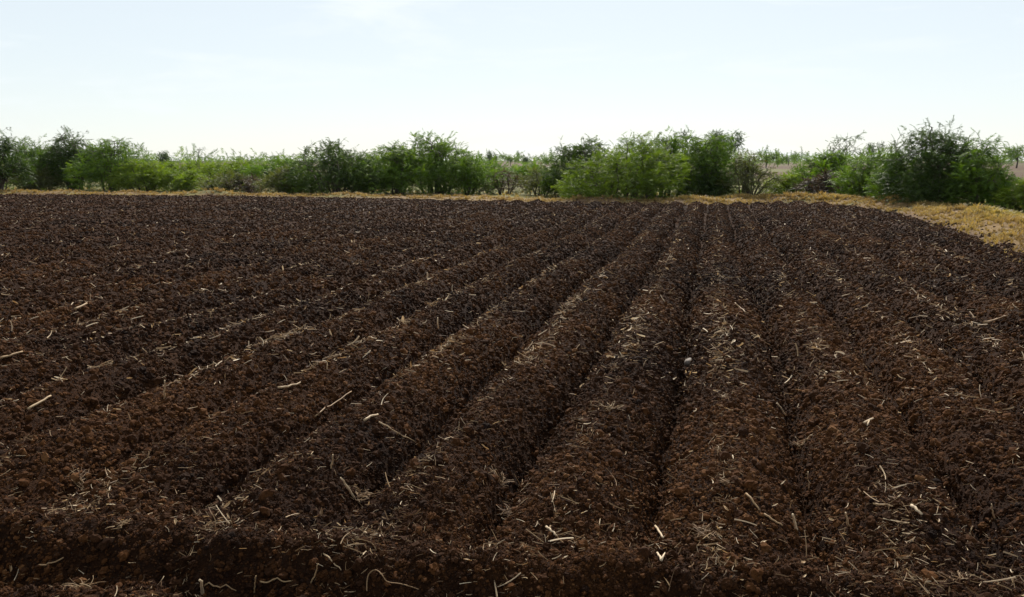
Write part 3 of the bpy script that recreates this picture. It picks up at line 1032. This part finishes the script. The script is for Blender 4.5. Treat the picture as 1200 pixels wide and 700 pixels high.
def stalk(name, pix, rad, label, tint=0.8, up=None, node=False, extra=None):
    """a lying stalk through photograph places; up = height in metres of the far end of a standing one"""
    P = Parts()
    rad *= 0.95; tint = max(0.3, tint - 0.05)
    if up is None:
        p = ground_pts(pix, [rad * 1.6 + 0.014] * len(pix))
    else:
        g = pix_ground(*pix[0], field_height)
        d = pix_ray(*pix[1]); k = g[1] / d[1] * 0.982
        t = np.array((d[0] * k, d[1] * k, CAM_H + d[2] * k))
        g = g - (0, 0, 0.015)
        p = np.array((g, (g + t) / 2 + (rng.normal(0, 0.004), 0.004, 0), t))
    if len(p) < 5:
        tt = np.linspace(0, len(p) - 1, 8)
        p = np.stack([np.interp(tt, np.arange(len(p)), p[:, i]) for i in range(3)], 1)
        p[1:-1] += rng.normal(0, 0.0022, (6, 3))
        if up is None:
            p[:, 2] = np.maximum(p[:, 2], field_height(p[:, 0], p[:, 1]) + rad * 0.9 + 0.014)
    else:
        for _ in range(2):
            a_, b_ = p[:-1], p[1:]
            p = np.vstack((p[:1], np.stack((a_ * 0.75 + b_ * 0.25, a_ * 0.25 + b_ * 0.75), 1).reshape(-1, 3), p[-1:]))
        p[:, 2] = np.maximum(p[:, 2], field_height(p[:, 0], p[:, 1]) + rad + 0.010)
    o = p[0].copy()
    rr_ = rad * np.linspace(1.1, 0.75, len(p))
    if node:
        rr_[len(p) // 2] *= 1.5
    P.tube(p - o, rr_, 6, tint)
    for ex in (extra or []):
        q = ground_pts(ex, [rad * 2.0 + 0.010] * len(ex))
        P.tube(q - o, rad * np.linspace(0.9, 0.5, len(q)), 5, tint)
    return link(name, P.mesh(name, M_STRAW, True), loc=o, label=label, category='stalk', group='larger stalks lying on the soil')


ST = 'stalk'
stalk(ST, [(444, 498), (462, 510), (486, 521)], 0.0055, 'longest thin pale stalk, slanting across a furrow left of centre')
stalk(ST, [(427, 497), (435, 492), (443, 490)], 0.009, 'short thick pale stalk at the upper end of the longest thin one', 0.85)
stalk(ST, [(416, 583), (399, 560)], 0.007, 'leaning knotted stalk rising from the straw tuft left of centre', 0.9, up=1, node=True)
stalk(ST, [(192, 467), (193, 446)], 0.008, 'stalk standing upright alone in the left part of the field', 0.85, up=1)
stalk(ST, [(33, 484), (46, 476), (60, 468)], 0.010, 'thick pale stalk lying slanted near the left edge', 0.8)
stalk(ST, [(326, 458), (340, 457), (357, 451)], 0.009, 'pale stalk lying along a ridge crest, left of centre', 0.8)
stalk(ST, [(387, 548), (390, 533)], 0.006, 'short stalk standing upright just above the straw tuft left of centre', 0.85, up=1)
stalk(ST, [(874, 583), (882, 592), (890, 603)], 0.006, 'upper of two thin stalks in line at lower right of centre', 0.6)
stalk(ST, [(895, 607), (906, 614), (917, 621)], 0.006, 'lower of two thin stalks in line at lower right of centre', 0.6)
stalk(ST, [(949, 574), (947, 553)], 0.005, 'thin bright stalk standing upright beside the frayed straw tuft on the right', 0.95, up=1)
stalk(ST, [(934, 620), (929, 603)], 0.009, 'thick bright stub standing upright at the lower right', 0.95, up=1)
stalk(ST, [(995, 616), (991, 601)], 0.007, 'bent pale stub sticking up right of the thick bright stub', 0.85, up=1)
stalk(ST, [(1023, 595), (1034, 596), (1046, 598)], 0.006, 'straight stalk lying flat and level at the lower right', 0.75)
stalk(ST, [(1068, 598), (1074, 603), (1080, 609)], 0.009, 'thick short pale stalk right of the level flat one', 0.95)
stalk(ST, [(1166, 608), (1162, 591)], 0.005, 'thin stalk standing upright near the right edge', 0.85, up=1)
stalk(ST, [(842, 535), (842, 524)], 0.006, 'tiny white stub standing upright on the ridge right of centre', 1.0, up=1)
stalk(ST, [(910, 476), (915, 482), (921, 491)], 0.007, 'white bent stalk pointing down the furrow right of centre', 0.95)
stalk(ST, [(1012, 500), (1018, 497), (1026, 493)], 0.008, 'pale forked stalk on the ridge at the right', 0.9, extra=[[(1018, 497), (1016, 503)]])
stalk(ST, [(640, 622), (646, 627), (653, 633)], 0.006, 'bright short stalk lying just above the bottom bank, centre', 0.95)
stalk(ST, [(768, 621), (772, 628), (777, 635)], 0.007, 'bright stalk slanting above the small white fork near the bottom', 0.95)
stalk('forked_stalk', [(775, 662), (773, 658), (770, 653)], 0.007, 'small white fork-shaped stalk on the bottom bank', 1.0, extra=[[(775, 662), (777, 657), (779, 653)]])
stalk('root', [(430, 697), (430, 684), (433, 675), (441, 671), (449, 679), (453, 687), (470, 688), (491, 695)], 0.003, 'looped pale root at the bottom edge left of centre', 0.5)
stalk(ST, [(237, 697), (234, 680)], 0.009, 'grey-white stub standing upright at the bottom left', 0.9, up=1)
stalk(ST, [(240, 691), (257, 693), (277, 697)], 0.004, 'thin straw lying beside the grey-white stub at the bottom left', 0.6)
stalk(ST, [(297, 693), (300, 675)], 0.004, 'thin pale straw standing upright at the bottom, left of the wavy ones', 0.75, up=1)
stalk(ST, [(363, 682), (373, 661)], 0.004, 'thin straw leaning to the right in the dark bank at the bottom', 0.75, up=1)
stalk(ST, [(379, 653), (389, 662), (400, 673)], 0.004, 'long thin straw slanting down the dark bank at the bottom', 0.8)
stalk(ST, [(305, 686), (314, 688), (322, 682), (331, 687), (343, 685)], 0.004, 'wavy pale husk strip lying at the bottom left', 0.7)
stalk(ST, [(46, 667), (55, 666), (63, 665), (75, 658)], 0.005, 'bent straw lying on the brown rise in the bottom left corner', 0.55)
stalk(ST, [(1153, 382), (1166, 379), (1180, 374)], 0.016, 'thick brown stalk lying on the far right of the field', 0.45)
stalk(ST, [(861, 358), (867, 363), (875, 370)], 0.011, 'tan stalk lying in the furrow above the middle right', 0.55)
stalk(ST, [(880, 394), (890, 401), (902, 408)], 0.011, 'brown stalk lying in the furrow right of the pale stone', 0.45)
stalk(ST, [(369, 492), (390, 478), (412, 462)], 0.007, 'tan stalk lying along a ridge edge above the longest thin stalk', 0.5)
stalk(ST, [(88, 366), (95, 363), (102, 359)], 0.016, 'light tan stalk in the left distance beside white flecks', 0.65)
stalk(ST, [(0, 424), (14, 420), (27, 416)], 0.013, 'pale stalk lying at the left edge halfway down the picture', 0.65)


def straw_tuft(pix, size, n, label, tint=0.7, flat=0.4):
    tint -= 0.12; flat *= 0.6; size *= 0.85
    g = pix_ground(*pix, field_height)
    P = Parts()
    for _ in range(n):
        a = rng.uniform(0, 6.283); ln = size * rng.uniform(0.5, 1.15)
        d = np.array((math.cos(a), 0.8 * math.sin(a), abs(rng.normal(0, flat)))); d /= np.linalg.norm(d)
        s0 = rng.normal(0, 0.26 * size, 3) * (1, 1, 0.2) + (0, 0, 0.012)
        e = s0 + d * ln
        m = (s0 + e) / 2 + rng.normal(0, 0.12 * size, 3) * (1, 1, 0.7) + (0, 0, 0.05 * size)
        p = bez(s0, m, e, 5)
        p[:, 2] = np.maximum(p[:, 2], field_height(p[:, 0] + g[0], p[:, 1] + g[1]) - g[2] + 0.010)
        P.tube(p, np.linspace(1, 0.5, 5) * rng.uniform(0.0012, 0.0030), 4, float(np.clip(tint + rng.normal(0, 0.12), 0, 1)))
    link('straw_tuft', P.mesh('straw_tuft', M_STRAW, True), loc=g, label=label, category='straw tuft', group='tufts of straw on the soil')


straw_tuft((424, 584), 0.10, 34, 'tan straw tuft at the foot of the leaning knotted stalk', 0.6)
straw_tuft((98, 572), 0.13, 30, 'orange-tan straw tuft in the lower left', 0.5, 0.2)
straw_tuft((90, 692), 0.10, 26, 'yellowish straw tuft in the bottom left corner', 0.6)
straw_tuft((717, 480), 0.09, 20, 'pale frayed tuft on the ridge just right of centre', 0.8)
straw_tuft((940, 524), 0.10, 24, 'pale frayed straw tuft on the right ridge', 0.75)
straw_tuft((828, 627), 0.11, 40, 'round nest of reddish straw near the bottom', 0.5, 0.15)
straw_tuft((678, 640), 0.07, 20, 'small tan tuft on the bottom bank beside the bright short stalk', 0.55, 0.8)
straw_tuft((850, 568), 0.05, 16, 'small orange husk tuft at the lower right of centre', 0.55)
straw_tuft((143, 617), 0.06, 18, 'small yellow tuft on the lip of the bank, lower left', 0.7)
straw_tuft((1122, 682), 0.08, 22, 'reddish straw tuft at the bottom right', 0.5)
straw_tuft((600, 602), 0.10, 30, 'thin tan straw tuft near the bottom, centre', 0.45, 0.25)
straw_tuft((588, 568), 0.09, 22, 'tan straw streak on the ridge above the bottom centre', 0.5, 0.2)

# pale stone in a furrow
bm = bmesh.new()
bmesh.ops.create_icosphere(bm, subdivisions=3, radius=1)
v = np.array([q.co for q in bm.verts])
k = 1 + 0.22 * noise(v[:, 0] * 1.2 + 3, v[:, 1] * 1.2 + v[:, 2], 77) + 0.06 * noise(v[:, 0] * 4, v[:, 1] * 4 + v[:, 2] * 3, 78)
for q, c in zip(bm.verts, v * k[:, None] * (0.068, 0.052, 0.046)):
    q.co = c
me = bpy.data.meshes.new('stone')
bm.to_mesh(me); bm.free()
for p in me.polygons:
    p.use_smooth = True
m, N, L, out = mat_new('pale_stone')
g = N.new('ShaderNodeNewGeometry')
nn = noise_node(N, L, g.outputs['Position'], 45, 5)
r = ramp(N, [(0.3, (0.09, 0.07, 0.06)), (0.7, (0.26, 0.22, 0.19))])
L.new(nn.outputs['Fac'], r.inputs['Fac'])
b = N.new('ShaderNodeBsdfPrincipled'); b.inputs['Roughness'].default_value = 0.85
L.new(r.outputs['Color'], b.inputs['Base Color']); L.new(b.outputs['BSDF'], out.inputs['Surface'])
me.materials.append(m)
link('stone', me, loc=pix_ground(808, 428, field_height) + (0, -0.03, 0.034), label='pale rounded stone lying in a furrow right of centre', category='stone')
